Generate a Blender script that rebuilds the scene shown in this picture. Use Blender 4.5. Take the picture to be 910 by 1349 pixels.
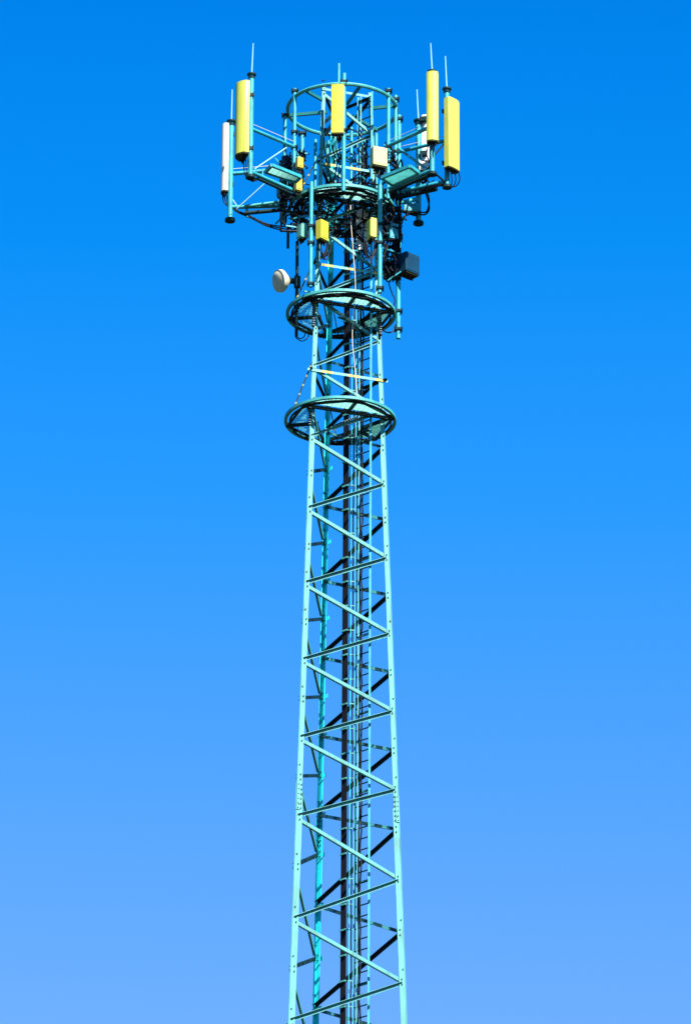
import bpy, math, random
from mathutils import Vector, Matrix
R = math.radians
random.seed(11)
for o in list(bpy.data.objects): bpy.data.objects.remove(o)
S = bpy.context.scene
COL = S.collection

# ------------------------------------------------------------------ camera
F = 7815.9; PITCH = R(24.3727); YAW = R(0.06186); ROLL = R(0.33123)
CAM = Vector((0, -115.0, 1.6))
fw = Vector((math.sin(YAW)*math.cos(PITCH), math.cos(YAW)*math.cos(PITCH), math.sin(PITCH)))
_r = Vector((math.cos(YAW), -math.sin(YAW), 0)); _u = _r.cross(fw)
rt = _r*math.cos(ROLL)+_u*math.sin(ROLL); up = -_r*math.sin(ROLL)+_u*math.cos(ROLL)
cd = bpy.data.cameras.new('camera'); cam = bpy.data.objects.new('camera', cd); COL.objects.link(cam)
cd.sensor_fit = 'VERTICAL'; cd.sensor_height = 24; cd.lens = F/1349*24
cd.clip_start = 1; cd.clip_end = 20000
m3 = Matrix((rt, up, -fw)).transposed()
cam.matrix_world = Matrix.Translation(CAM) @ m3.to_4x4()
S.camera = cam

# ------------------------------------------------------------------ sky, sun, exposure
SUN_EL, SUN_AZ = R(46), R(153)          # clockwise from +Y: behind the camera, to its right
w = bpy.data.worlds.new('World'); S.world = w; w.use_nodes = True
nt = w.node_tree; bg = nt.nodes['Background']
sk = nt.nodes.new('ShaderNodeTexSky'); sk.sky_type = 'NISHITA'; sk.sun_disc = False
sk.sun_elevation = SUN_EL; sk.sun_rotation = SUN_AZ
tc = nt.nodes.new('ShaderNodeTexCoord'); sp = nt.nodes.new('ShaderNodeSeparateXYZ')
nt.links.new(tc.outputs['Generated'], sp.inputs[0])
rp = nt.nodes.new('ShaderNodeValToRGB'); cr = rp.color_ramp
# clear-day sky tint by height; low and high parts darkened to cut fill light
stops = [(0.0, (.06, .20, .34)), (.25, (.14, .38, .60)), (.332, (.31, .54, .78)), (.413, (.057, .51, .94)), (.452, (.008, .475, .93)), (.489, (.0008, .41, .89)), (.62, (.004, .22, .5)), (1.0, (.004, .10, .26))]
cr.elements[0].position = stops[0][0]; cr.elements[0].color = (*stops[0][1], 1)
cr.elements[1].position = 1.0; cr.elements[1].color = (*stops[-1][1], 1)
for p, c in stops[1:-1]:
    e = cr.elements.new(p); e.color = (*c, 1)
nt.links.new(sp.outputs['Z'], rp.inputs[0])
mx = nt.nodes.new('ShaderNodeMix'); mx.data_type = 'RGBA'; mx.blend_type = 'MULTIPLY'; mx.inputs[0].default_value = 1
mx.clamp_result = False
nt.links.new(sk.outputs[0], mx.inputs[6]); nt.links.new(rp.outputs[0], mx.inputs[7])
nt.links.new(mx.outputs[2], bg.inputs[0]); bg.inputs[1].default_value = .1065
sl = bpy.data.lights.new('sun', 'SUN'); sl.energy = 5; sl.angle = R(.5); sl.color = (1, .96, .88)
so = bpy.data.objects.new('sun', sl); COL.objects.link(so)
sd = Vector((math.sin(SUN_AZ)*math.cos(SUN_EL), math.cos(SUN_AZ)*math.cos(SUN_EL), math.sin(SUN_EL)))
so.rotation_euler = sd.to_track_quat('Z', 'Y').to_euler()
so.location = (30, -60, 90)
S.view_settings.view_transform = 'Standard'; S.view_settings.look = 'None'
S.view_settings.exposure = 1.5; S.view_settings.gamma = 1
S.render.engine = 'CYCLES'
S.render.resolution_x = 690; S.render.resolution_y = 1024

# ------------------------------------------------------------------ materials
def mat(name, col, rough=.5, var=.12, col2=None, scale=3.0, metal=0, spec=.4, bump=0, wear=0):
    m = bpy.data.materials.new(name); m.use_nodes = True; n = m.node_tree; b = n.nodes['Principled BSDF']
    b.inputs['Roughness'].default_value = rough; b.inputs['Metallic'].default_value = metal
    b.inputs['Specular IOR Level'].default_value = spec
    t = n.nodes.new('ShaderNodeTexCoord')
    ns = n.nodes.new('ShaderNodeTexNoise'); ns.inputs['Scale'].default_value = scale; ns.inputs['Detail'].default_value = 6
    n.links.new(t.outputs['Object'], ns.inputs['Vector'])
    r = n.nodes.new('ShaderNodeValToRGB')
    c2 = col2 or tuple(max(0, c*(1-2.2*var)) for c in col)
    r.color_ramp.elements[0].position = .34; r.color_ramp.elements[0].color = (*c2, 1)
    r.color_ramp.elements[1].position = .56; r.color_ramp.elements[1].color = (*col, 1)
    n.links.new(ns.outputs[0], r.inputs[0]); n.links.new(r.outputs[0], b.inputs['Base Color'])
    if wear:                                          # grime streaks running down, small chips
        mp = n.nodes.new('ShaderNodeMapping'); mp.inputs['Scale'].default_value = (22, 22, 2.2)
        n.links.new(t.outputs['Object'], mp.inputs['Vector'])
        n2 = n.nodes.new('ShaderNodeTexNoise'); n2.inputs['Scale'].default_value = 1; n2.inputs['Detail'].default_value = 4
        n.links.new(mp.outputs[0], n2.inputs['Vector'])
        r2 = n.nodes.new('ShaderNodeValToRGB'); r2.color_ramp.elements[0].position = .5; r2.color_ramp.elements[1].position = .72
        n.links.new(n2.outputs[0], r2.inputs[0])
        mu = n.nodes.new('ShaderNodeMath'); mu.operation = 'MULTIPLY'; mu.inputs[1].default_value = wear
        n.links.new(r2.outputs[0], mu.inputs[0])
        mi = n.nodes.new('ShaderNodeMix'); mi.data_type = 'RGBA'; mi.inputs[7].default_value = (*[c*.3 for c in col], 1)
        n.links.new(mu.outputs[0], mi.inputs[0]); n.links.new(r.outputs[0], mi.inputs[6]); n.links.new(mi.outputs[2], b.inputs['Base Color'])
    if bump:
        bp = n.nodes.new('ShaderNodeBump'); bp.inputs['Strength'].default_value = bump
        n.links.new(ns.outputs[0], bp.inputs['Height']); n.links.new(bp.outputs[0], b.inputs['Normal'])
    return m
def band_mat(name, ca, cb, scale, axis='X', width=.5):
    m = mat(name, ca); n = m.node_tree; b = n.nodes['Principled BSDF']
    t = n.nodes.new('ShaderNodeTexCoord'); wv = n.nodes.new('ShaderNodeTexWave'); wv.bands_direction = axis
    wv.inputs['Scale'].default_value = scale; wv.inputs['Distortion'].default_value = 1.5; wv.inputs['Detail Scale'].default_value = .6
    n.links.new(t.outputs['Object'], wv.inputs['Vector'])
    r = n.nodes.new('ShaderNodeValToRGB'); r.color_ramp.interpolation = 'CONSTANT'
    r.color_ramp.elements[0].color = (*ca, 1); r.color_ramp.elements[1].position = width; r.color_ramp.elements[1].color = (*cb, 1)
    n.links.new(wv.outputs['Fac'], r.inputs[0]); n.links.new(r.outputs[0], b.inputs['Base Color'])
    return m
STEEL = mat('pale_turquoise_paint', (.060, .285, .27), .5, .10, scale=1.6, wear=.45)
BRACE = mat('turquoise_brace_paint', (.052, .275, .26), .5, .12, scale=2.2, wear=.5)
REAR = mat('turquoise_with_rear_light_tone', (.016, .60, .66), .5, .08, scale=2)  # the rear leg's different lighting is put into this colour
PIPE = mat('turquoise_pipe_paint', (.024, .29, .35), .45, .12, scale=4, wear=.4)
DARK = mat('dark_steel_and_painted_shade', (.003, .022, .026), .6, .2, scale=5, spec=.15)  # own colour of dark fittings; on inner tower members it is painted shade
RINGM = mat('ring_paint', (.045, .29, .28), .5, .12, scale=5)
SPOKE = mat('spoke_shade_tone', (.012, .13, .13), .5, .15, scale=5, spec=.2)  # shadow on the top hoop's spokes is put into the colour
MESHM = mat('grating_paint', (.10, .38, .34), .5, .12, scale=9)
BLACK = mat('black_cable_sheath', (.0025, .004, .008), .55, .1, scale=8, spec=.12)
TIE = mat('pale_cable_tie', (.12, .20, .20), .6, .1)
CREAM = mat('cream_yellow_plastic', (.48, .49, .065), .4, .04, scale=1.3, wear=.12)
YELLOW = mat('strong_yellow_plastic', (.46, .41, .03), .4, .05, scale=1.3, wear=.15)
OCHRE = mat('ochre_box_paint', (.42, .32, .03), .45, .08, scale=3)
PALE = mat('off_white_plastic', (.66, .59, .48), .4, .04, scale=2, wear=.12)
WHITE = mat('white_plastic', (.8, .8, .8), .4, .04, scale=2)
ROD = mat('bright_rod_metal', (.25, .5, .6), .35, .05, scale=2)
SLATE = mat('slate_blue_box_paint', (.002, .035, .075), .5, .12, scale=4, spec=.2)
UNDER = mat('underside_shade_olive', (.022, .020, .003), .6, .2, scale=6, spec=.15)  # shade on the undersides of antennas and boxes, put into the colour
BAND = band_mat('turquoise_and_yellow_banded_paint', (.10, .40, .40), (.42, .33, .05), .55, 'X', .6)
BANDZ = band_mat('black_and_yellow_banded_paint', (.012, .03, .03), (.34, .28, .03), 1.5, 'Z', .88)
BANDT = band_mat('brace_with_shadow_bands', (.012, .05, .055), (.07, .30, .30), 1.1, 'X', .5)  # dark bands are cast shadows of the ladder painted onto the rear braces

# ------------------------------------------------------------------ helpers
def ray(px, py): return (fw*F + rt*(px-455) - up*(py-674.5)).normalized()
def at(px, py, Y):
    d = ray(px, py); return CAM + d*((Y-CAM.y)/d.y)
def az(px, py, z):
    d = ray(px, py); return CAM + d*((z-CAM.z)/d.z)
def atp(px, py, n, k):
    d = ray(px, py); return CAM + d*((k-n.dot(CAM))/n.dot(d))
def Z(u): return 1.6+2.3*u

ROOT = {}
class MB:
    def __init__(s): s.v = []; s.f = []
    def add(s, vs, fs):
        k = len(s.v); s.v += [Vector(v) for v in vs]; s.f += [tuple(i+k for i in f) for f in fs]; return s
    def obox(s, c, ex, ey, ez):                      # centre and three half-extent vectors
        c = Vector(c); ex = Vector(ex); ey = Vector(ey); ez = Vector(ez)
        vs = [c+ex*a+ey*b+ez*d for d in (-1, 1) for b in (-1, 1) for a in (-1, 1)]
        return s.add(vs, [(0,2,3,1), (4,5,7,6), (0,1,5,4), (2,6,7,3), (0,4,6,2), (1,3,7,5)])
    def box(s, x0, x1, y0, y1, z0, z1):
        return s.obox(((x0+x1)/2, (y0+y1)/2, (z0+z1)/2), ((x1-x0)/2,0,0), (0,(y1-y0)/2,0), (0,0,(z1-z0)/2))
    def bar(s, a, b, wv, hv):                        # bar from a to b, half widths as vectors
        a = Vector(a); b = Vector(b); return s.obox((a+b)/2, (b-a)/2, wv, hv)
    def beam(s, a, b, wd, ht):                       # rectangular beam, ht kept upright
        a = Vector(a); b = Vector(b); t = (b-a).normalized(); u = Vector((0,0,1))
        if abs(t.z) > .95: u = Vector((0,1,0))
        h = t.cross(u).normalized(); v = h.cross(t).normalized()
        return s.bar(a, b, h*wd/2, v*ht/2)
    def tube(s, pts, r, n=8, r2=None, cap=True):
        pts = [Vector(p) for p in pts]; N = len(pts); rings = []; prev = None
        for i, p in enumerate(pts):
            t = (pts[min(i+1, N-1)]-pts[max(i-1, 0)]).normalized()
            if prev is None:
                a = Vector((0,0,1)) if abs(t.z) < .9 else Vector((1,0,0)); x = t.cross(a).normalized()
            else:
                x = prev - t*prev.dot(t)
                x = x.normalized() if x.length > 1e-6 else t.orthogonal().normalized()
            prev = x; y = t.cross(x); rr = r if r2 is None else r+(r2-r)*i/(N-1)
            rings.append([p+(x*math.cos(2*math.pi*k/n)+y*math.sin(2*math.pi*k/n))*rr for k in range(n)])
        vs = [v for q in rings for v in q]; fs = []
        for i in range(N-1):
            for k in range(n):
                a = i*n+k; b = i*n+(k+1) % n; fs.append((a, b, b+n, a+n))
        if cap: fs.append(tuple(range(n))[::-1]); fs.append(tuple((N-1)*n+k for k in range(n)))
        return s.add(vs, fs)
    def prism(s, prof, z0, z1):                      # closed xy profile extruded in z
        n = len(prof); vs = [(x, y, z0) for x, y in prof]+[(x, y, z1) for x, y in prof]
        fs = [(i, (i+1) % n, (i+1) % n+n, i+n) for i in range(n)]+[tuple(range(n))[::-1], tuple(range(n, 2*n))]
        return s.add(vs, fs)
    def sweepring(s, c, r, prof, n=96, a0=0, a1=360):
        full = a1-a0 >= 360; m = len(prof); N = n if full else n+1
        for i in range(N): pass
        vs = []
        for i in range(N):
            a = R(a0+(a1-a0)*i/n)
            for dr, dz in prof: vs.append((c[0]+(r+dr)*math.cos(a), c[1]+(r+dr)*math.sin(a), c[2]+dz))
        fs = []
        for i in range(n):
            j = (i+1) % N
            for k in range(m): fs.append((i*m+k, j*m+k, j*m+(k+1) % m, i*m+(k+1) % m))
        return s.add(vs, fs)
    def build(s, name, m, parent=None, local=False, smooth=False, bevel=0):
        M = ROOT.get(parent.name) if parent else None
        vs = s.v if (local or M is None) else [M @ v for v in s.v]
        me = bpy.data.meshes.new(name); me.from_pydata([tuple(v) for v in vs], [], s.f); me.update()
        me.materials.append(m)
        o = bpy.data.objects.new(name, me); COL.objects.link(o)
        if smooth:
            for p in me.polygons: p.use_smooth = True
            try: me.set_sharp_from_angle(angle=R(40))
            except Exception: pass
        if bevel:
            b = o.modifiers.new('bevel', 'BEVEL'); b.width = bevel; b.segments = 2; b.limit_method = 'ANGLE'
        if parent:
            o.parent = parent; ROOT[o.name] = ROOT[parent.name]
        return o
def thing(name, label, cat, loc=(0,0,0), az_deg=None, group=None):
    o = bpy.data.objects.new(name, None); COL.objects.link(o); o.location = loc
    rz = 0 if az_deg is None else R(az_deg-270)
    o.rotation_euler = (0, 0, rz); o['label'] = label; o['category'] = cat
    if group: o['group'] = group
    o.empty_display_size = .2
    ROOT[o.name] = (Matrix.Translation(Vector(loc)) @ Matrix.Rotation(rz, 4, 'Z')).inverted()
    return o
def tag(o, label, cat, group=None, kind=None):
    o['label'] = label; o['category'] = cat
    if group: o['group'] = group
    if kind: o['kind'] = kind
    return o
def smoothpath(p, n=6):
    p = [Vector(q) for q in p]; out = []
    for i in range(len(p)-1):
        a = p[max(i-1, 0)]; b = p[i]; c = p[i+1]; d = p[min(i+2, len(p)-1)]
        for k in range(n):
            t = k/n
            out.append(.5*((2*b)+(c-a)*t+(2*a-5*b+4*c-d)*t*t+(3*b-a-3*c+d)*t**3))
    out.append(p[-1]); return out

# ------------------------------------------------------------------ ground
g = MB(); n = 24
for i in range(n+1):
    for j in range(n+1): g.v.append(Vector(((i/n-.5)*8000, (j/n-.5)*8000, 0)))
for i in range(n):
    for j in range(n): a = i*(n+1)+j; g.f.append((a, a+n+1, a+n+2, a+1))
go = g.build('ground', mat('meadow_grass', (.022, .030, .010), .95, .3, col2=(.030, .026, .014), scale=.05)); go['kind'] = 'structure'
fb = MB().box(-3.6, 3.6, -3.6, 3.6, .004, .35)
tag(fb.build('concrete_foundation', mat('concrete', (.3, .29, .27), .85, .15, scale=2), bevel=.03), 'square concrete foundation slab under the three tower legs', 'foundation')

# ------------------------------------------------------------------ lattice tower
TH = 18.7678
LEGA = {'L': 210+TH, 'R': 330+TH, 'B': 90+TH}
def side(u): return (.90373-.061762*(u-20))*2.3+.14-.0062*(u-17)
def flange(u): return .142 if u < 19.7 else (.12 if u < 23 else (.10 if u < 25 else .085))
def legp(i, u):
    a = R(LEGA[i]); q = side(u)/math.sqrt(3); return Vector((q*math.cos(a), q*math.sin(a), Z(u)))
tower = thing('lattice_tower', 'tall turquoise three legged steel lattice tower against the blue sky', 'tower')
UB, UT = -.54, 27.02
splices = [19.66]
def dirxy(a): return Vector((math.cos(R(a)), math.sin(R(a)), 0))
A_N = [26.95, 26.2, 25.5, 24.75, 24.0, 23.27, 22.53, 21.77, 21.0, 20.23, 19.46, 18.47, 17.50]
B_N = [26.57, 25.85, 25.12, 24.38, 23.65, 22.9, 22.15, 21.39, 20.62, 19.85, 18.98, 18.0]
low = [17.5]
while low[-1] > 1.2: low.append(low[-1]-1.1)
FW = .135                                             # width of a leg flange
for k in 'LRB':
    others = [q for q in 'LRB' if q != k]
    m = MB()
    us = [UB, 5, 10, 15, 19.66, 23.27, 25.1, UT]
    for u0, u1 in zip(us[:-1], us[1:]):
        FW = flange((u0+u1)/2)
        if k == 'B': FW = max(FW, .125)
        for q in others:
            a0, a1 = legp(k, u0), legp(k, u1)
            d = (legp(q, 20)-legp(k, 20)); d.z = 0; d.normalize()
            o3 = [x for x in others if x != q][0]
            nin = (legp(o3, 20)-(legp(k, 20)+legp(q, 20))/2); nin.z = 0; nin.normalize()
            t = .014; off = 0 if q == others[0] else .0025
            vs = []
            for p in (a0, a1):
                for s_, e_ in ((off, 0), (FW, 0), (FW, t), (off, t)): vs.append(p+d*s_+nin*(e_+off))
            m.add(vs, [(0,1,5,4), (1,2,6,5), (2,3,7,6), (3,0,4,7), (3,2,1,0), (4,5,6,7)])
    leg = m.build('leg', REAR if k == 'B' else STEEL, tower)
    # splice plates and bolts, on both flanges
    bo = MB()
    for q in others:
        d = (legp(q, 20)-legp(k, 20)); d.z = 0; d.normalize()
        o3 = [x for x in others if x != q][0]
        nin = (legp(o3, 20)-(legp(k, 20)+legp(q, 20))/2); nin.z = 0; nin.normalize()
        outs = -nin
        if q == others[0]:
            pass
        for u in splices:
            a = legp(k, u-.13)+d*FW*.53; b = legp(k, u+.13)+d*FW*.53
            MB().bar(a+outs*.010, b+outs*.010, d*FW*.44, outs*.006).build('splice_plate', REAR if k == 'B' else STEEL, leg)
        def bolt(u, s_):
            c = legp(k, u)+d*s_
            bo.tube([c+outs*.003, c+outs*.022], .014, 6)
            bo.tube([c-outs*.018, c-outs*.034], .014, 6)
        for u in splices:
            for j in range(6):
                for s_ in (.04, .10): bolt(u-.115+.046*j, s_)
        nodes = [x for x in A_N+B_N]
        for u in nodes:
            bolt(u-.025, flange(u)*.63); bolt(u+.025, flange(u)*.63)
            if random.random() < .6: bolt(u+.12, flange(u)*.4)
    bb = bo.build('bolt_set', DARK, leg); bb['kind'] = 'stuff'
def face_n(a, b):
    c = (legp(a, 20)+legp(b, 20))/2; c.z = 0; return c.normalized()
def angle_bar(m, p0, p1, nrm, wd=.075, style='rise', t=.008):
    wd = wd*(.86 if (p0.z+p1.z)/2 < Z(23.4) else .68)
    tt = (p1-p0).normalized(); wv = nrm.cross(tt).normalized()
    if wv.z < 0: wv = -wv
    m.bar(p0, p1, wv*wd/2, nrm*t/2)
    if style == 'rise':      # outstanding flange on top, outwards: shades the web
        e = wv*(wd/2+t/2+.001) + nrm*(wd*.5-t/2)
    elif style == 'fall':    # flange at the bottom, inwards
        e = -wv*(wd/2+t/2+.001) - nrm*(wd*.5-t/2)
    else:                    # flange on top, inwards
        e = wv*(wd/2+t/2+.001) - nrm*(wd*.5-t/2)
    m.bar(p0+e, p1+e, wv*t/2, nrm*wd/2)
    return m
def brace(a, ua, b, ub, style, mt=BRACE, wd=.075, name='brace'):
    nrm = face_n(a, b); p0 = legp(a, ua)-nrm*.022; p1 = legp(b, ub)-nrm*.022
    t = (p1-p0).normalized(); p0 = p0+t*.07; p1 = p1-t*.07
    return angle_bar(MB(), p0, p1, nrm, wd, style).build(name, mt, tower)
faces = [('L', 'R'), ('R', 'B'), ('B', 'L')]          # first leg carries B nodes ... each face zigzags between its two legs
def zig(a, alist, b, blist):
    # alist nodes on leg a, blist on leg b, both descending; yields member end pairs downwards
    ev = sorted([(u, a) for u in alist]+[(u, b) for u in blist], reverse=True)
    for (u0, k0), (u1, k1) in zip(ev[:-1], ev[1:]):
        if k0 != k1: yield k0, u0, k1, u1
for k0, u0, k1, u1 in zig('L', A_N, 'R', B_N):
    if u0 < 17.4 or u1 < 17.4: pass
    brace(k0, u0, k1, u1, 'rise' if k0 == 'R' else 'fall', BRACE)
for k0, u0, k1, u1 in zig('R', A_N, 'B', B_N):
    brace(k0, u0, k1, u1, 'top_in' if k0 == 'R' else 'fall', DARK if k0 == 'R' else BANDT, .075)  # dark braces carry painted shade, banded ones painted cast shadows
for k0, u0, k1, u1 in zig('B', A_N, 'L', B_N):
    brace(k0, u0, k1, u1, 'rise', DARK if k0 == 'B' else BRACE)  # dark inner braces have their shade in the colour
lowb = MB()
for f, (a, b) in enumerate(faces):
    for j, (u0, u1) in enumerate(zip(low[:-1], low[1:])):
        k0, k1 = (a, b) if j % 2 == 0 else (b, a)
        um = (u0+u1)/2; nrm = face_n(a, b)
        for (x, ux), (y, uy) in (((a, u0), (b, um)), ((b, um), (a, u1))):
            angle_bar(lowb, legp(x, ux)-nrm*.022, legp(y, uy)-nrm*.022, nrm, .08, 'fall')
lb = lowb.build('lower_bracing', BRACE, tower); lb['kind'] = 'stuff'
for u in (26.97, 26.16, 25.08, 23.96):
    for a, b in faces:
        nrm = face_n(a, b); p0 = legp(a, u)-nrm*.03; p1 = legp(b, u)-nrm*.03; t = (p1-p0).normalized()
        e = .10 if u < 26.5 else 0
        bn = (a == 'L' and u < 26.5)
        angle_bar(MB(), p0-t*e+nrm*.045, p1+t*e+nrm*.045, nrm, .07, 'top_in').build('horizontal_strut', BAND if bn else (BRACE if a == 'L' else DARK), tower)  # struts off the front face take the dark tone as painted shade
# gusset knobs where the rear-leg braces meet
for u in B_N[5:]+A_N[5:]:
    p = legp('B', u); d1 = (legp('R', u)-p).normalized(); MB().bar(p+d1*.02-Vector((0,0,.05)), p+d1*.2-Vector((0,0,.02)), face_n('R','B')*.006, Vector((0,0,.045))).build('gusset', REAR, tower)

# ------------------------------------------------------------------ ring platforms
def platform(u, rad, label, grating=True, seg=.06, struts=True):
    z = Z(u); tri = side(u)/(2*math.sqrt(3))
    t = thing('ring_platform' if grating else 'top_ring', label, 'platform' if grating else 'ring', (0, 0, z))
    c = (0, 0, z)
    if grating:
        h = seg/2; k = .008
        prof = [(0, -h), (0, h), (-.065, h), (-.065, h-k), (-k, h-k), (-k, -h+k), (-.065, -h+k), (-.065, -h)]
        MB().sweepring(c, rad, prof).build('outer_ring', RINGM, t)
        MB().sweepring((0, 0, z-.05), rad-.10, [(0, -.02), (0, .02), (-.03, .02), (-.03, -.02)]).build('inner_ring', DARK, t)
    else:
        prof = [(.042*math.cos(a), .042*math.sin(a)) for a in [2*math.pi*i/8 for i in range(8)]]
        MB().sweepring(c, rad, prof).build('outer_ring', RINGM, t, smooth=True)
    ph = [TH+30+60*i for i in range(6)]               # 48.8 face RB, 108.8 leg B, 168.8 face BL, 228.8 leg L, 288.8 front, 348.8 leg R
    zb = z-.02
    for i, a in enumerate(ph):
        d = dirxy(a); r0 = tri if i % 2 == 0 else 2*tri
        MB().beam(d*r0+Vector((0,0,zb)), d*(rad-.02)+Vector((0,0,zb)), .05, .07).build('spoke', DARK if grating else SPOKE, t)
    if not grating: return t
    for i in range(6):
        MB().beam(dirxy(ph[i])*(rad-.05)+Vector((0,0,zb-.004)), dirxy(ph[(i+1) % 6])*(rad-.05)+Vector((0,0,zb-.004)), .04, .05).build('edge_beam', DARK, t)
    for i in (0, 2, 4):
        d = dirxy(ph[i]); s = Vector((-d.y, d.x, 0)); q = tri+.05; L = min(1.25, math.sqrt(rad**2-q*q)-.05)
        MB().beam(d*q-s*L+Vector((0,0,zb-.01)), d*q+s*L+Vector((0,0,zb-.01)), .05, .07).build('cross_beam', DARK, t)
        gr = MB(); x = q+.05
        while x < rad-.07:
            l = min(x*math.tan(R(60)), (rad-.06-x)*1.732)
            if l > .02: gr.bar(d*x-s*l+Vector((0,0,z+.033)), d*x+s*l+Vector((0,0,z+.033)), d*.0022, Vector((0,0,.015)))
            x += .036
        for y in [v*.1 for v in range(-10, 11)]:
            x0 = max(q+.05, abs(y)/1.732); x1 = rad-.06-abs(y)/1.732
            if x1 > x0+.02: gr.bar(d*x0+s*y+Vector((0,0,z+.045)), d*x1+s*y+Vector((0,0,z+.045)), s*.003, Vector((0,0,.004)))
        gr.build('grating', MESHM, t)
    if struts:
        for kk, a in (('L', 213), ('B', 93)):
            p = legp(kk, u+.46); e = dirxy(a)*(rad-.03)+Vector((0,0,z+.03))
            angle_bar(MB(), p, e, dirxy(a+90), .032, 'fall').build('stay', BANDZ, t)
    return t
platform(23.5853, 1.200, 'lowest round service platform ringing the turquoise tower, clear of equipment')
platform(24.6932, 1.187, 'middle round service platform with dark cables on it, beside the white dish')
platform(25.80, 1.16, 'uppermost round service platform, crowded with cables and equipment between the antenna arms')
platform(26.8655, 1.196, 'round tubular hoop with spokes crowning the top of the tower', grating=False)

# ------------------------------------------------------------------ ladder and feeder cables inside the tower
NR = dirxy(30+TH); TR = Vector((NR.y, -NR.x, 0))      # along the rear right face, towards the right leg
KL = .23
def lad(px, py=1000): p = atp(px, py, NR, KL); p.z = 0; return p
xl, xr, xm = lad(467.5), lad(486.5), lad(472.5)
t = thing('climbing_ladder', 'narrow turquoise climbing ladder running up inside the tower', 'ladder', (xl.x, xl.y, 0))
zt = Z(27.0)
for p in (xl, xr): MB().beam(p+Vector((0,0,.4)), p+Vector((0,0,zt)), .045, .03).build('rail', PIPE, t)
MB().beam(xm+Vector((0,0,.4))-NR*.03, xm+Vector((0,0,zt))-NR*.03, .03, .03).build('safety_rail', STEEL, t)
zz = Z(27.0)-.1; nrg = 0; proto = None
while nrg < 98:
    if proto is None:
        proto = MB().tube([xl+Vector((0,0,zz)), xr+Vector((0,0,zz))], .014, 6).build('rung', DARK, t); z0 = zz
    else:
        c = proto.copy(); COL.objects.link(c); c.parent = t; c.location = (0, 0, zz-z0)
    zz -= .245; nrg += 1
for u in B_N[1:]:
    MB().beam(xl+Vector((0,0,Z(u)))+NR*.02-TR*.05, xr+Vector((0,0,Z(u)))+NR*.02, .03, .04).build('wall_bracket', BRACE, t)
wc = lad(477.5)
pts = []
zz = .4
while zz < Z(26.5):
    pts.append(wc+Vector((random.uniform(-.02, .02), random.uniform(-.02, .02), zz))-NR*.05); zz += .22
c = MB().tube(pts, .018, 5).build('cable', BLACK)
tag(c, 'single wavy black cable running up the middle of the ladder', 'cable')
for px, off, lab in ((465.4, .04, 'black cable clipped along the left rail of the ladder'), (474.6, .03, 'black cable between the safety rail and the wavy cable')):
    q = lad(px); pp = []; zz = .4
    while zz < Z(26.3): pp.append(q+Vector((random.uniform(-.012, .012), random.uniform(-.012, .012), zz))-NR*off); zz += .4
    c = MB().tube(pp, .014, 5).build('cable', BLACK); tag(c, lab, 'cable')

KF = .12
def fed(px, py=1000): p = atp(px, py, NR, KF); p.z = 0; return p
f0, f1 = fed(450.6), fed(456.6)
t = thing('feeder_cable_run', 'thick black bundle of feeder cables rising through the middle of the tower', 'cable run', (f0.x, f0.y, 0))
for i in range(6):
    p = f0.lerp(f1, i/5)
    MB().tube([p+Vector((0,0,.4)), p+Vector((0,0,Z(24.2))), p+Vector((random.uniform(-.03,.03),0,Z(25.9)))], .0135, 8).build('feeder_cable', BLACK, t, smooth=True)
zz = Z(25.6); k = 0
while zz > Z(17):
    a = f0-TR*.01-NR*.03+Vector((0,0,zz)); b = f1+TR*.02-NR*.03+Vector((0,0,zz))
    MB().beam(a, b, .03, .035).build('clamp', STEEL, t)
    b2 = xl+Vector((0,0,zz+.0)); MB().beam(b+NR*.02, b2, .02, .022).build('support_arm', BRACE, t)
    zz -= .56
for i, px in enumerate((459.6, 461.8)):
    p = fed(px)-NR*.02
    c = MB().tube([p+Vector((0,0,.4)), p+Vector((0,0,Z(25.4)))], .006, 5).build('cable', REAR if i else BLACK)
    tag(c, ('thin black cable closest beside the thick feeder bundle', 'thin turquoise cable between the feeder bundle and the ladder')[i], 'cable')
# pale earth wire hanging in front
c = MB().tube(smoothpath([at(462, 292, -.6), at(465, 330, -.6), at(468, 380, -.6), at(464, 440, -.55), at(467, 480, -.5), at(471, 524, -.5)]), .007, 5).build('earth_wire', PALE)
tag(c, 'thin pale wire hanging down the front of the tower through the middle platform', 'wire')

# ------------------------------------------------------------------ vertical pipes round the platforms
def vpipe(px, y0, y1, Y, r, label, mt=PIPE, name='equipment_pipe', cap=False, clamps=()):
    a = at(px, y0, Y); zb = at(px, y1, Y).z
    b = Vector((a.x, a.y, zb))
    t = thing(name, label, 'pipe', b, group='vertical equipment pipes on the tower head')
    MB().tube([b, a], r, 12).build('pipe', mt, t, smooth=True)
    for y in clamps:
        z = at(px, y, Y).z; q = Vector((a.x, a.y, z))
        cl = MB().box(q.x-r*1.45, q.x+r*1.45, q.y-r*1.45, q.y+r*1.45, z-.025, z+.025)
        for sx in (-1, 1): cl.tube([q+Vector((sx*r*1.5, -r*3, 0)), q+Vector((sx*r*1.5, r*3, 0))], .012, 6)
        cl.build('clamp', DARK, t)
    return a, b
vpipe(388.5, 117, 236, -.62, .042, 'turquoise pipe on the left front of the top hoop, second nearest the left arms', clamps=(120, 174, 194))
vpipe(375.6, 150, 292, .0, .042, 'leftmost turquoise pipe, hanging from the left edge of the top hoop', clamps=(152, 232, 268))
vpipe(398.3, 174, 262, .85, .05, 'turquoise pipe behind the left yellow boxes, from the far left of the hoop', clamps=(176, 204))
vpipe(379.6, 296, 327, .1, .03, 'short dark pipe end hanging below the left side of the upper platform', DARK)
vpipe(446.3, 84, 176, -1.20, .032, 'thin turquoise pipe sticking up highest at the front of the top hoop')
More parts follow.
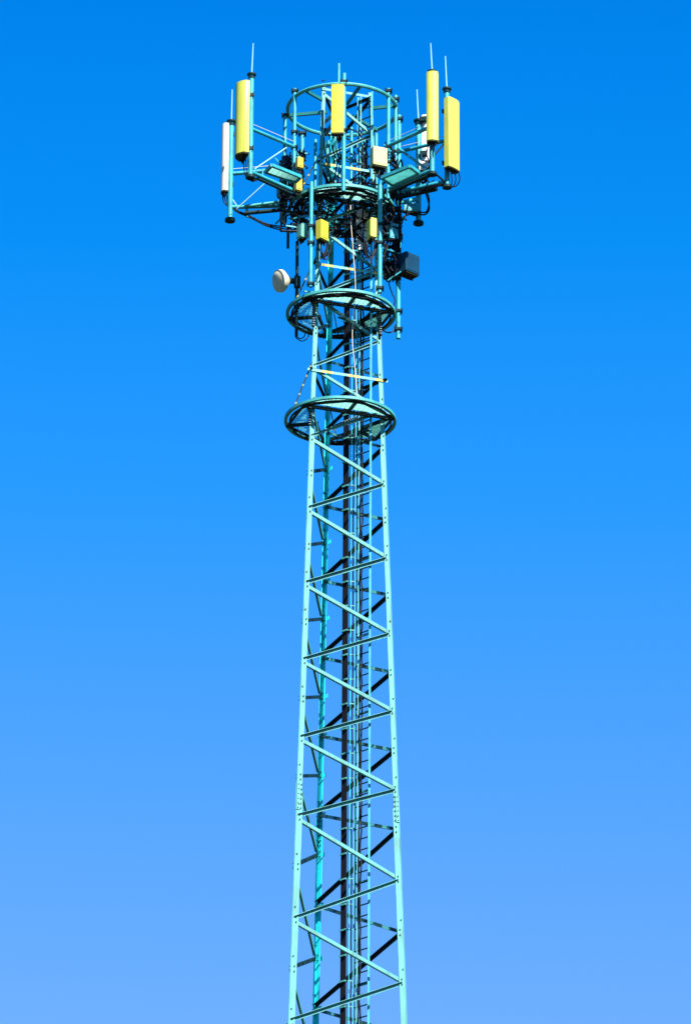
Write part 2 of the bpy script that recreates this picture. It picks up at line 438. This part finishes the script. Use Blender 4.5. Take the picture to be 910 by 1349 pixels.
vpipe(453.3, 97, 252, -1.16, .045, 'long turquoise pipe behind the front yellow panel antenna', clamps=(108, 172))
vpipe(511.6, 117, 262, -.62, .045, 'turquoise pipe at the right front of the top hoop, carrying the pale box', clamps=(120, 196, 214))
vpipe(521.0, 126, 245, -.2, .045, 'turquoise pipe at the right edge of the top hoop, left of the arms', clamps=(131, 200))
vpipe(525.5, 152, 330, .2, .05, 'thick turquoise pipe at the far right, running down past the upper platform', clamps=(157, 262, 290, 312))
vpipe(410.3, 240, 378, -.98, .045, 'turquoise pipe with a yellow box at the left front of the upper platform', clamps=(298, 320, 374))
vpipe(500.6, 244, 386, -.85, .05, 'turquoise pipe at the right front of the upper platform, right of the green sided box', clamps=(296, 320, 380))
vpipe(391.6, 318, 443, -.2, .035, 'dark pipe left of the tower carrying the white dish', DARK, clamps=(372, 404))
vpipe(524.6, 372, 446, .0, .05, 'turquoise pipe end under the slate box at the right edge of the middle platform', clamps=(410, 434))
vpipe(523.6, 318, 374, .0, .045, 'dark pipe stub behind the slate box on the right', DARK, clamps=(330, 366))
vpipe(463.0, 168, 262, .1, .035, 'slim turquoise pipe at the centre of the head, right of the front panel antenna')
vpipe(495.5, 176, 262, .75, .04, 'turquoise pipe inside the head, behind the pale cream box')
vpipe(415.5, 184, 262, .4, .035, 'slim turquoise pipe inside the head, left of the left leg')
vpipe(478.5, 185, 262, .5, .05, 'turquoise pipe inside the head, rear right of the ladder')
vpipe(441.5, 180, 262, .3, .045, 'turquoise pipe inside the head, left of the ladder')
vpipe(431.5, 186, 300, .5, .05, 'turquoise pipe inside the head, behind the front panel antenna on its left')

# ------------------------------------------------------------------ antenna masts with lightning rods
def mast(px, ytip, ycap, ybot, Y, r, label, dx=0, rod=True, foot=True):
    a = at(px, ycap, Y); b = Vector((a.x, a.y, at(px, ybot, Y).z)); tip = at(px+dx, ytip, Y)
    t = thing('antenna_mast', label, 'mast', b, group='antenna masts on the side arms')
    MB().tube([b, a], r, 12).build('pipe', PIPE, t, smooth=True)
    cp = MB(); cp.tube([a-Vector((0,0,.005)), a+Vector((0,0,.03))], r*1.8, 12); cp.tube([a-Vector((0,0,.08)), a-Vector((0,0,.05))], r*1.3, 8); cp.build('cap', DARK, t)
    if foot: MB().tube([b-Vector((0,0,.05)), b+Vector((0,0,.01))], r*1.9, 12).build('foot_cap', DARK, t)
    if rod:
        rr = t; MB().tube([a+Vector((0,0,.03)), a.lerp(tip, .45), tip], .015, 6, r2=.010).build('lightning_rod', ROD, t, smooth=True)
    return t, a, b
mast(331.6, 57, 99, 232, -1.5, .055, 'mast with a lightning rod behind the green edged left antenna', 2)
mast(305.0, 118, 161, 289, .0, .06, 'leftmost mast with a lightning rod, beside the thin cream antenna', 1)
mast(569.0, 57, 95, 228, -1.5, .055, 'mast behind the tallest standing yellow antenna, with a lightning rod', -2)
mast(588.3, 74, 118, 245, -.75, .055, 'rightmost mast with a lightning rod, behind the wide yellow antenna', -2)
mast(551.0, 118, 160, 293, .5, .06, 'mast with a lightning rod between the tower head and the right yellow antennas', -2)

# ------------------------------------------------------------------ panel antennas
def panel(px, ytop, ybot, Y, az_, w_, d_, mt, label, curve=1.0, conn=3, mast_gap=.12, back=None, name='panel_antenna'):
    a = at(px, ytop, Y); z0 = at(px, ybot, Y).z; h = a.z-z0
    t = thing(name, label, 'antenna', (a.x, a.y, z0), az_, group='panel antennas around the tower head')
    N = 14; prof = []
    for i in range(N+1):
        s_ = -1+2*i/N; x = s_*w_/2
        y = -d_/2 + (d_*.62*curve)*(abs(s_)**2.4)
        if curve > .9: y = -d_/2-.15+.15*s_*s_
        prof.append((x, y))
    prof.append((w_/2, d_/2)); prof.append((w_/2-.03, d_/2+.012)); prof.append((-w_/2+.03, d_/2+.012)); prof.append((-w_/2, d_/2))
    MB().prism(prof, .02, h-.012).build('radome', mt, t, local=True, smooth=True, bevel=.006)
    c = [(x*.985, y*.985) for x, y in prof]
    MB().prism(c, -.012, .019).build('bottom_cap', UNDER, t, local=True)
    MB().prism(c, h-.011, h+.012).build('top_cap', mt, t, local=True, bevel=.005)
    for i in range(conn):
        x = (i-(conn-1)/2)*w_/(conn+.4)
        q = MB().tube([(x, 0, -.01), (x, 0, -.075)], .02, 8); q.tube([(x, 0, -.075), (x, 0, -.1)], .014, 8)
        q.build('connector', BLACK, t, local=True)
    for zf in (.13, .87):
        q = MB().box(-.05, .05, d_/2+.012, d_/2+mast_gap, h*zf-.035, h*zf+.035)
        q.box(-.085, .085, d_/2+mast_gap, d_/2+mast_gap+.02, h*zf-.05, h*zf+.05)
        q.build('bracket', DARK, t, local=True)
    return t
panel(322.8, 112, 207, -1.56, 196, .44, .10, CREAM, 'large curved antenna on the left with a green left edge', 1.0, 3)
panel(296.4, 165, 254, -.02, 196, .22, .13, PALE, 'thin cream antenna farthest left, seen nearly edge on', .7, 3)
panel(444.9, 112.5, 177, -1.33, 266, .275, .10, YELLOW, 'flat yellow antenna at the front centre of the top hoop', .12, 3)
panel(569.2, 96, 187, -1.62, 264, .255, .16, CREAM, 'narrow rounded yellow antenna, tallest on the right side', .55, 3)
panel(595.2, 132, 224, -.88, 318, .36, .16, CREAM, 'wide yellow antenna farthest right, angled away to the right', .25, 3)
panel(560.2, 153, 214, .55, 75, .16, .10, WHITE, 'small white backed antenna half hidden behind the tallest right antenna', .4, 2)
panel(477.0, 262, 331, -.1, 262, .26, .10, WHITE, 'white antenna on the far side of the tower, seen between the ladder rails', .3, 2)

# ------------------------------------------------------------------ equipment boxes
def ebox(px, ytop, ybot, Y, az_, w_, d_, mt, label, side_mt=None, name='radio_unit', cat='radio unit', conn=3, fins=True, cover=True, bk=True):
    a = at(px, ytop, Y); z0 = at(px, ybot, Y).z; h = a.z-z0
    t = thing(name, label, cat, (a.x, a.y, z0), az_, group='radio and power boxes on the tower head')
    MB().box(-w_/2, w_/2, -d_/2, d_/2, 0, h).build('housing', mt, t, local=True, bevel=.012)
    if cover: MB().box(-w_/2+.03, w_/2-.03, -d_/2-.008, -d_/2-.0005, .04, h-.04).build('front_cover', mt, t, local=True, bevel=.004)
    if fins:
        f_ = MB()
        for i in range(7):
            x = -w_/2+.03+i*(w_-.06)/6; f_.box(x-.004, x+.004, d_/2+.0005, d_/2+.035, .03, h-.03)
        f_.build('cooling_fins', DARK, t, local=True)
    MB().box(-w_/2+.02, w_/2-.02, -d_/2+.02, d_/2-.02, -.03, -.001).build('connector_plate', UNDER, t, local=True)
    for i in range(conn):
        x = (i-(conn-1)/2)*w_/(conn+.5)
        MB().tube([(x, 0, -.03), (x, 0, -.10)], .018, 8).build('connector', BLACK, t, local=True)
    if bk: MB().box(-.06, .06, d_/2+.036, d_/2+.09, h*.3, h*.7).build('bracket', DARK, t, local=True)
    return t
ebox(498.6, 196, 220, -.80, 292, .33, .20, mat('pale_cream_box_paint', (.50, .47, .19), .45, .05, wear=.1), 'large pale cream box at the right front of the top hoop')
ebox(424.3, 292, 317, -1.02, 318, .24, .17, YELLOW, 'small yellow box right of the left front pipe under the upper platform')
ebox(489.3, 290, 315, -.92, 203, .26, .14, CREAM, 'small box with green left face and pale right edge by the right front pipe')
ebox(398.0, 297, 315, -.70, 215, .2, .16, mat('mint_plastic', (.10, .30, .24), .4, .05), 'pale turquoise box left of the left front pipe under the upper platform')
ebox(394.5, 208, 222, -.78, 300, .15, .12, OCHRE, 'ochre box by the left arms, higher of two stacked')
ebox(392.8, 236, 252, -.80, 300, .15, .12, OCHRE, 'ochre box by the left arms, lower of two stacked')
ebox(376.8, 206, 224, -.15, 235, .16, .13, SLATE, 'dark slate box with pale front between the left arms and the tower', conn=2)
ebox(372.0, 241, 259, -.05, 215, .22, .16, mat('teal_box_paint', (.01, .12, .13), .5, .1), 'teal box under the left arm tray', conn=2)
ebox(537.5, 337, 362, -.10, 312, .40, .30, SLATE, 'large slate blue cabinet hanging off the right side above the middle platform')
ebox(513.6, 345, 366, .15, 262, .22, .18, DARK, 'black box beside the slate blue cabinet', conn=3)
ebox(541.0, 268, 279, .35, 278, .32, .10, PIPE, 'low turquoise box on the mast between the tower head and the right antennas', conn=2, fins=False)
ebox(517.5, 296, 316, -.3, 290, .2, .16, PIPE, 'turquoise box tangled in cables on the right under the upper platform', conn=3)
ebox(557.0, 214, 226, .1, 290, .22, .12, PALE, 'small off-white box at the foot of the tallest right antenna', conn=2)
ebox(462.5, 268, 282, .3, 270, .16, .12, WHITE, 'small white junction box at the centre of the upper platform', conn=2, name='junction_box', cat='junction box', fins=False)
ebox(461.0, 287, 297, .2, 262, .15, .1, WHITE, 'small white junction box just below another in the tower centre', conn=2, name='junction_box', cat='junction box', fins=False)

# ------------------------------------------------------------------ dish
dp = at(373.5, 370, -.30)
DISH = mat('dish_white_paint', (.60, .55, .40), .75, .10, scale=5, spec=.1, wear=.3)
t = thing('dish_antenna', 'round white microwave dish on the dark pipe left of the tower', 'dish', dp, group=None)
ax = Vector((-.84, -.46, -.28)).normalized(); e1 = ax.cross(Vector((0,0,1))).normalized(); e2 = ax.cross(e1)
def lathe(prof, n=28):
    m = MB(); vs = []; fs = []
    for s_, r_ in prof:
        for k in range(n): a = 2*math.pi*k/n; vs.append(dp+ax*s_+(e1*math.cos(a)+e2*math.sin(a))*r_)
    for i in range(len(prof)-1):
        for k in range(n): fs.append((i*n+k, i*n+(k+1) % n, (i+1)*n+(k+1) % n, (i+1)*n+k))
    fs.append(tuple(range(n))); fs.append(tuple((len(prof)-1)*n+k for k in range(n))[::-1])
    return m.add(vs, fs)
lathe([(-.10, .10), (-.03, .18), (.02, .225), (.05, .25), (.13, .25)]).build('reflector', DISH, t, smooth=True)
lathe([(.133, .24), (.165, .20), (.185, .14), (.197, .08), (.20, .02)]).build('radome', DISH, t, smooth=True)
lathe([(-.20, .05), (-.14, .09), (-.051, .10)], 12).build('feed_housing', DARK, t, smooth=True)
ppx = at(391.6, 371, -.2)
q = MB().beam(dp-ax*.18, Vector((ppx.x, ppx.y, dp.z+.02)), .08, .10); q.box(ppx.x-.07, ppx.x+.07, ppx.y-.07, ppx.y+.07, dp.z-.1, dp.z+.14); q.build('mount', DARK, t)

# ------------------------------------------------------------------ side arms
def arm_frame(label, members, loc):
    t = thing('antenna_side_arm', label, 'side arm', loc, group='steel side arms holding the antennas')
    for (a, b, r, mt, nm) in members:
        MB().tube([a, b], r, 10).build(nm, mt, t, smooth=True)
    return t
def tray(corners, z, label, mt):
    c = [az(x, y, z) for x, y in corners]
    t = thing('arm_tray', label, 'tray', (c[0]+c[2])/2, group='steel trays on the side arms')
    for i in range(4):
        MB().beam(c[i], c[(i+1) % 4], .06, .07).build('edge_bar', PIPE, t)
    g_ = MB(); n = max(4, int((c[3]-c[0]).length/.034))
    for k in range(1, n):
        a = c[0].lerp(c[3], k/n); b = c[1].lerp(c[2], k/n); g_.beam(a, b, .004, .035)
    for k in range(1, 6):
        g_.beam(c[0].lerp(c[1], k/6)+Vector((0,0,.02)), c[3].lerp(c[2], k/6)+Vector((0,0,.02)), .006, .006)
    g_.build('grating', mt, t)
    return t
m1u, p1u = at(331.6, 170, -1.5), at(388.5, 194, -.62)
m1l = at(331.6, 227, -1.5); d1 = (p1u-m1u); d1.z = 0; m1e = m1l+d1*1.05
arm_frame('left front side arm reaching to the green edged antenna', [
    (m1u, p1u, .042, PIPE, 'boom'), (m1l, m1e, .045, PIPE, 'boom'), (m1l+Vector((0,0,-.09))+d1*.15, m1e+Vector((0,0,-.1)), .035, DARK, 'boom'),
    (at(335, 223, -1.4), at(381, 192, -.7), .014, ROD, 'stay'),
    (m1u+Vector((0,0,.13)), p1u+Vector((0,0,.13)), .006, PALE, 'safety_wire'),
    (m1l+d1*.25, m1l+d1*.25+Vector((0,0,.2)), .018, PIPE, 'post')], m1e)
m2 = at(305, 229, .0); m2b = at(305, 273, .0)
e2u = at(372, 223, .0); e2b = at(376, 271, .0)
arm_frame('far left side arm reaching to the thin cream antenna', [
    (m2, at(361, 224, .0), .045, PIPE, 'boom'), (m2b, e2b, .045, PIPE, 'boom'), (at(322, 281, -.05), at(376, 276, -.05), .045, DARK, 'boom'),
    (at(322, 272, -.1), at(376, 265, -.1), .035, RINGM, 'boom'),
    (at(312, 275, -.02), at(353, 238, -.2), .014, ROD, 'stay'), (at(306, 262, 0), at(314, 274, 0), .010, ROD, 'stay'),
    (m2+Vector((0,0,.12)), at(372, 217, .0), .006, PALE, 'safety_wire'),
    (at(325, 274, -.02), at(326, 286, -.02), .03, PIPE, 'post')], e2b)
zt_ = Z(25.83)
tray([(358, 217.5), (396, 233), (389, 239.5), (350, 226.5)], zt_, 'pale tray on the left front side arm', mat('pale_grating_paint', (.2, .5, .47), .5, .08))
tray([(539.6, 219), (551.4, 227.5), (517, 243.5), (502.8, 234)], zt_, 'open turquoise tray on the right front side arm', RINGM)
m4u, p5u = at(569, 166, -1.5), at(511.6, 192, -.62)
m4l = at(569, 224, -1.5); d4 = (p5u-m4u); d4.z = 0; m4e = m4l+d4*1.0
arm_frame('right front side arm reaching to the tallest yellow antenna', [
    (m4u, p5u, .045, PIPE, 'boom'), (m4l, m4e, .045, PIPE, 'boom'), (m4l+Vector((0,0,-.1)), m4e+Vector((0,0,-.1)), .04, DARK, 'boom'),
    (m4u+Vector((0,0,.12)), p5u+Vector((0,0,.12)), .006, PALE, 'safety_wire'),
    (at(524, 195, -.6), at(566, 226, -1.4), .03, PIPE, 'stay')], m4e)
m5u, p6u = at(588.3, 185, -.75), at(521, 201, -.2)
m5l = at(588.3, 239, -.75); d5 = (p6u-m5u); d5.z = 0; m5e = m5l+d5*.95
arm_frame('far right side arm reaching to the wide yellow antenna', [
    (m5u, p6u, .042, PIPE, 'boom'), (m5l, m5e, .05, PIPE, 'boom'), (m5l+Vector((0,0,-.12))+d5*.2, m5e+Vector((0,0,-.12)), .06, DARK, 'boom'),
    (m5u+Vector((0,0,.12)), p6u+Vector((0,0,.12)), .006, PALE, 'safety_wire'),
    (at(568, 224, -1.45), at(586, 240, -.8), .022, DARK, 'stay'), (at(586, 188, -.75), at(572, 204, -1.4), .022, DARK, 'stay')], m5e)
m6 = at(551, 262, .5)
arm_frame('short right side arm under the mast between head and antennas', [
    (m6, at(522, 268, .2), .045, PIPE, 'boom'), (at(551, 284, .5), at(522, 276, .2), .04, DARK, 'boom'),
    (at(551, 224, .5), at(524, 240, .2), .035, PIPE, 'boom')], m6)

# ------------------------------------------------------------------ cables
def cable(pts, r, label, group=None, mt=BLACK):
    c = MB().tube(smoothpath(pts), r, 6).build('cable', mt, smooth=True); tag(c, label, 'cable', group); return c
for i in range(3):
    o = (i-1)*2.6
    cable([at(296.4+o, 257, -.02), at(297+o, 264, 0), at(301+o, 270, 0), at(312, 277+i, -.03), at(330, 285+i, -.03), at(352, 295+i*1.5, -.03), at(378, 299+i*3, -.03)], .014,
          'black jumper cable drooping from the thin cream antenna along the far left arm', 'jumper cables from the thin cream antenna')
    cable([at(321+i*3, 210, -1.58), at(322+i*3, 226, -1.5), at(326+i*2, 236, -1.45), at(333, 237+i, -1.4), at(343, 234+i*1.5, -1.3), at(362, 243+i, -1.0), at(376, 252+i*2, -.6), at(386, 268+i*2, -.3)], .013,
          'black jumper cable looping from the green edged antenna along the left front arm', 'jumper cables from the green edged antenna')
    cable([at(438+i*6, 180, -1.3), at(437+i*5, 194, -1.25), at(444+i*3, 214, -1.0), at(440+i*5, 240, -.8), at(446+i*3, 262, -.5)], .015,
          'black jumper cable hanging from the front yellow antenna', 'jumper cables from the front antenna')
    cable([at(564+i*4, 190, -1.6), at(562+i*4, 204, -1.55), at(566+i*2, 216, -1.5), at(560, 226+i*2, -1.35), at(545, 232+i*2, -1.1), at(526, 246+i*3, -.6)], .015,
          'black jumper cable dropping from the tallest right antenna onto its arm', 'jumper cables from the tallest right antenna')
    cable([at(594+i*5, 228, -.88), at(595+i*5, 238, -.85), at(592+i*3, 246, -.8), at(580, 243+i, -.78), at(560, 247+i*2, -.6), at(535, 256+i*2, -.3)], .013,
          'black jumper cable looping under the wide right antenna', 'jumper cables from the wide right antenna')
for i in range(2):
    cable([at(556, 236+i*2, .5), at(558+i*2, 248, .48), at(563+i*2, 262, .45), at(565-i*2, 276, .42), at(558, 283-i*3, .45), at(545, 279-i*2, .4), at(532, 276+i*3, .3)], .018,
          'black cable looping in a wide curve right of the short mast foot', 'looping cables at the short right mast')
    cable([at(536, 282, .3), at(528, 290+i*3, .2), at(520+i*2, 303, .1), at(518, 325, .05), at(514+i*4, 345, 0)], .02,
          'black cable sweeping down from the short right arm to the black box', 'cables sweeping down on the right')
REST = MB(); FIT = MB()
def cluster(cx, cy, rx, ry, y0, y1, n, label, group, rr=(.010, .022), cols=(BLACK,)):
    for _ in range(n):
        k = random.randint(4, 7); ang = random.choice([90, 90, 60, 120, 20, 160, 270])+random.uniform(-25, 25)
        L = 2*ry*random.uniform(.25, .9)/k
        x = cx+random.uniform(-rx, rx); yy = cy+random.uniform(-ry, ry)*.8; Y = random.uniform(y0, y1); pts = []
        for j in range(k+1):
            pts.append(at(x, yy, Y)); ang += random.uniform(-55, 55)
            x += math.cos(R(ang))*L; yy += math.sin(R(ang))*L
            x = min(max(x, cx-rx), cx+rx); yy = min(max(yy, cy-ry), cy+ry)
            Y = min(max(Y+random.uniform(-.12, .12), y0), y1)
            x += random.uniform(-.6, .6); yy += random.uniform(-.6, .6)
        if _ < n*.58: cable(pts, random.uniform(*rr), label, group, random.choice(cols))
        else: REST.tube(smoothpath(pts), random.uniform(*rr), 6)
        for q in range(1 if _ % 3 == 0 else 0):
            a, b, c_ = random.sample(pts, 3); o = Vector((random.uniform(-.1, .1), random.uniform(-.1, .1), random.uniform(-.1, .1)))
            if (a-c_).length < 1.2: REST.tube(smoothpath([a+o, b+o*.5, c_-o*.6]), random.uniform(.009, .02), 6)
        if _ % 6 == 0:                                # small clamps and struts among the cables
            a = random.choice(pts); REST.box(a.x-.03, a.x+.03, a.y-.04, a.y+.04, a.z-.02, a.z+.025)
        if _ % 3 == 0:
            a = random.choice(pts); d = Vector((random.uniform(-1, 1), random.uniform(-.7, .7), random.choice([0, 0, .8, -.6])))
            FIT.beam(a-d*.16, a+d*.16, .03, .03)
def loops(cx, cy, w_, h_, Y, n, label, group):
    for i in range(n):
        a = cx-w_/2+random.uniform(-2, 2); b = cx+w_/2+random.uniform(-3, 3); h = h_*random.uniform(.6, 1.1)
        cable([at(a, cy, Y), at(a+1, cy+h*.5, Y), at((a+b)/2, cy+h, Y+.05), at(b-1, cy+h*.5, Y+.1), at(b, cy-2, Y+.1)], .012, label, group)
cluster(384, 262, 14, 42, -.5, .4, 40, 'black cable in the tangle where the left arms meet the upper platform', 'cable tangle on the left', (.012, .026))
cluster(402, 292, 16, 22, -.7, .2, 14, 'black cable in the tangle behind the left front pipe', 'cable tangle behind the left front pipe')
cluster(514, 270, 13, 46, -.4, .4, 52, 'black cable in the tangle where the right arms meet the upper platform', 'cable tangle on the right', (.012, .028))
cluster(516, 332, 10, 34, -.2, .3, 30, 'black cable in the tangle above the slate blue cabinet', 'cable tangle above the cabinet', (.012, .026))
cluster(455, 282, 34, 30, -.5, .8, 52, 'black cable in the tangle inside the tower under the upper platform', 'cable tangle inside the tower', (.010, .022))
cluster(470, 306, 14, 26, -.3, .0, 7, 'black cable crossing in front of the white rear antenna', 'cables in front of the white rear antenna', (.012, .022))
cluster(455, 215, 28, 45, -.3, .6, 26, 'black cable rising inside the tower head above the upper platform', 'cables inside the tower head', (.010, .018))
cluster(455, 392, 52, 8, -.9, .2, 8, 'black cable lying across the middle platform', 'cables across the middle platform', (.010, .018))
loops(427, 319, 12, 22, -1.0, 5, 'black cable loop hanging below the small yellow box', 'cable loops below the yellow box')
loops(488, 318, 14, 28, -.92, 6, 'black cable loop hanging below the green sided box', 'cable loops below the green sided box')
loops(505, 316, 12, 26, -.85, 4, 'black cable loop hanging right of the right front pipe', 'cable loops right of the right front pipe')
loops(500, 222, 12, 12, -.8, 4, 'black cable loop hanging below the pale cream box', 'cable loops below the cream box')
loops(396, 440, 16, 10, .85, 2, 'thin cable loop hanging below the left of the middle platform', 'cable loops under the middle platform')
loops(512, 430, 22, 9, .35, 2, 'thin cable loop hanging below the right of the middle platform', 'cable loops under the right of the middle platform')
cable([at(513, 352, .1), at(512, 372, .1), at(516, 386, .05), at(520, 395, 0), at(518, 404, 0)], .014, 'black cable dropping from the black box to the middle platform')
def arc(u, rad, a0, a1, dz, r, label, group):
    n = 16; pts = []
    for i in range(n+1):
        a = a0+(a1-a0)*i/n
        pts.append(dirxy(a)*(rad+random.uniform(-.015, .015))+Vector((0, 0, Z(u)+dz+random.uniform(-.02, .02))))
    c = MB().tube(smoothpath(pts, 3), r, 6).build('cable', BLACK, smooth=True); tag(c, label, 'cable', group)
for i in range(5):
    arc(24.6932, 1.0+.035*i-.02, random.uniform(205, 240), random.uniform(300, 350), -.06-.01*i, random.uniform(.010, .016), 'black cable following the near edge under the middle platform', 'cables under the near edge of the middle platform')
for i in range(9):
    arc(25.80, .84+.035*i, random.uniform(170, 250), random.uniform(280, 370), -.07-.012*i, random.uniform(.012, .022), 'black cable following the near edge under the upper platform', 'cables under the near edge of the upper platform')
for i in range(5):
    arc(25.80, .9+.05*i, random.uniform(20, 60), random.uniform(110, 170), -.06-.012*i, random.uniform(.012, .022), 'black cable following the far edge under the upper platform', 'cables under the far edge of the upper platform')
cluster(514, 206, 6, 13, -.75, -.4, 10, 'black cable wrapped round the pipe right of the pale cream box', 'cables round the right front hoop pipe', (.012, .02))
cluster(391, 204, 9, 16, -.6, .2, 14, 'black cable wrapped round the pipes beside the left ochre boxes', 'cables round the left front hoop pipe', (.012, .022))
cluster(377, 222, 8, 18, -.3, .2, 16, 'black cable in front of the slate and teal boxes on the left', 'cables by the slate and teal boxes', (.012, .022))
cluster(527, 226, 8, 20, -.5, .2, 16, 'black cable behind the right tray', 'cables behind the right tray', (.012, .022))
cluster(556, 232, 12, 10, -1.2, .3, 14, 'black cable at the foot of the tallest right antenna', 'cables at the foot of the right masts', (.010, .018))
cluster(420, 262, 22, 20, -.8, .2, 20, 'black cable hanging at the left half of the upper platform', 'cables under the left half of the upper platform', (.012, .022))
cluster(487, 262, 20, 20, -.8, .2, 20, 'black cable hanging at the right half of the upper platform', 'cables under the right half of the upper platform', (.012, .022))
# tied cable bundles with pale ties
def tied(p, r, label, step=.055, n=4):
    r = r*.75
    p = smoothpath(p, 8); t = thing('tied_cable_bundle', label, 'cable bundle', p[0], group='cable bundles with pale ties')
    for k in range(n):
        a = 2*math.pi*k/n; o = Vector((math.cos(a)*r*.55, math.sin(a)*r*.55, 0))
        MB().tube([q+o for q in p], r*.5, 6).build('cable', BLACK, t)
    L = 0; ti = MB(); nxt = 0
    for a, b in zip(p[:-1], p[1:]):
        d = (b-a); l = d.length
        while nxt < L+l:
            q = a+d*((nxt-L)/l); dn = d.normalized(); ti.tube([q-dn*.008, q+dn*.008], r*1.1, 8); nxt += step
        L += l
    ti.build('cable_ties', TIE, t)
tied([legp('L', 25.85)+Vector((.05,-.06,0)), legp('L', 25.6)+Vector((.05,-.06,0)), legp('L', 25.3)+Vector((.07,-.06,0))], .045, 'tied cable bundle on the left leg just under the upper platform')
tied([legp('L', 24.68)+Vector((0,-.06,0)), legp('L', 24.5)+Vector((0,-.06,0)), legp('L', 24.40)+Vector((0,-.06,0))], .045, 'tied cable bundle on the left leg at the middle platform')
tied([legp('L', 23.60)+Vector((.0,-.06,0)), legp('L', 23.5)+Vector((0,-.06,0)), legp('L', 23.38)+Vector((0,-.06,0))], .035, 'tied cable bundle on the left leg at the lowest platform')
tied([at(419, 571, -.5), at(445, 559, -.35), at(470, 549, -.15)], .03, 'added striped bundle standing in for grating shadow on the brace below the lowest platform', .06)  # added bundle; its stripes imitate grating shadow falling on the brace
tied([legp('R', 24.68)+Vector((-.02,-.06,0)), legp('R', 24.5)+Vector((-.02,-.06,0)), legp('R', 24.42)+Vector((-.02,-.06,0))], .045, 'tied cable bundle on the right leg at the middle platform')
tied([at(425, 277, -.3), at(440, 286, -.2), at(458, 290, -.1)], .035, 'tied cable bundle lying under the centre of the upper platform', .06)
tied([at(446, 418, -.3), at(462, 425, -.2), at(480, 440, -.1)], .035, 'tied cable bundle slanting below the middle platform', .06)
tied([at(522.5, 305, .1), at(522, 330, .0), at(528, 345, -.1), at(530, 356, -.1)], .045, 'tied cable bundle running into the slate blue cabinet', .07)

tg = REST.build('cable_tangle', BLACK, smooth=True)
tag(tg, 'mass of fine black cables wound through the whole tower head around the upper platform', 'cable tangle', kind='stuff')
ft = FIT.build('bracket_clutter', PIPE)
tag(ft, 'many small turquoise brackets scattered among the cables of the tower head', 'brackets', kind='stuff')
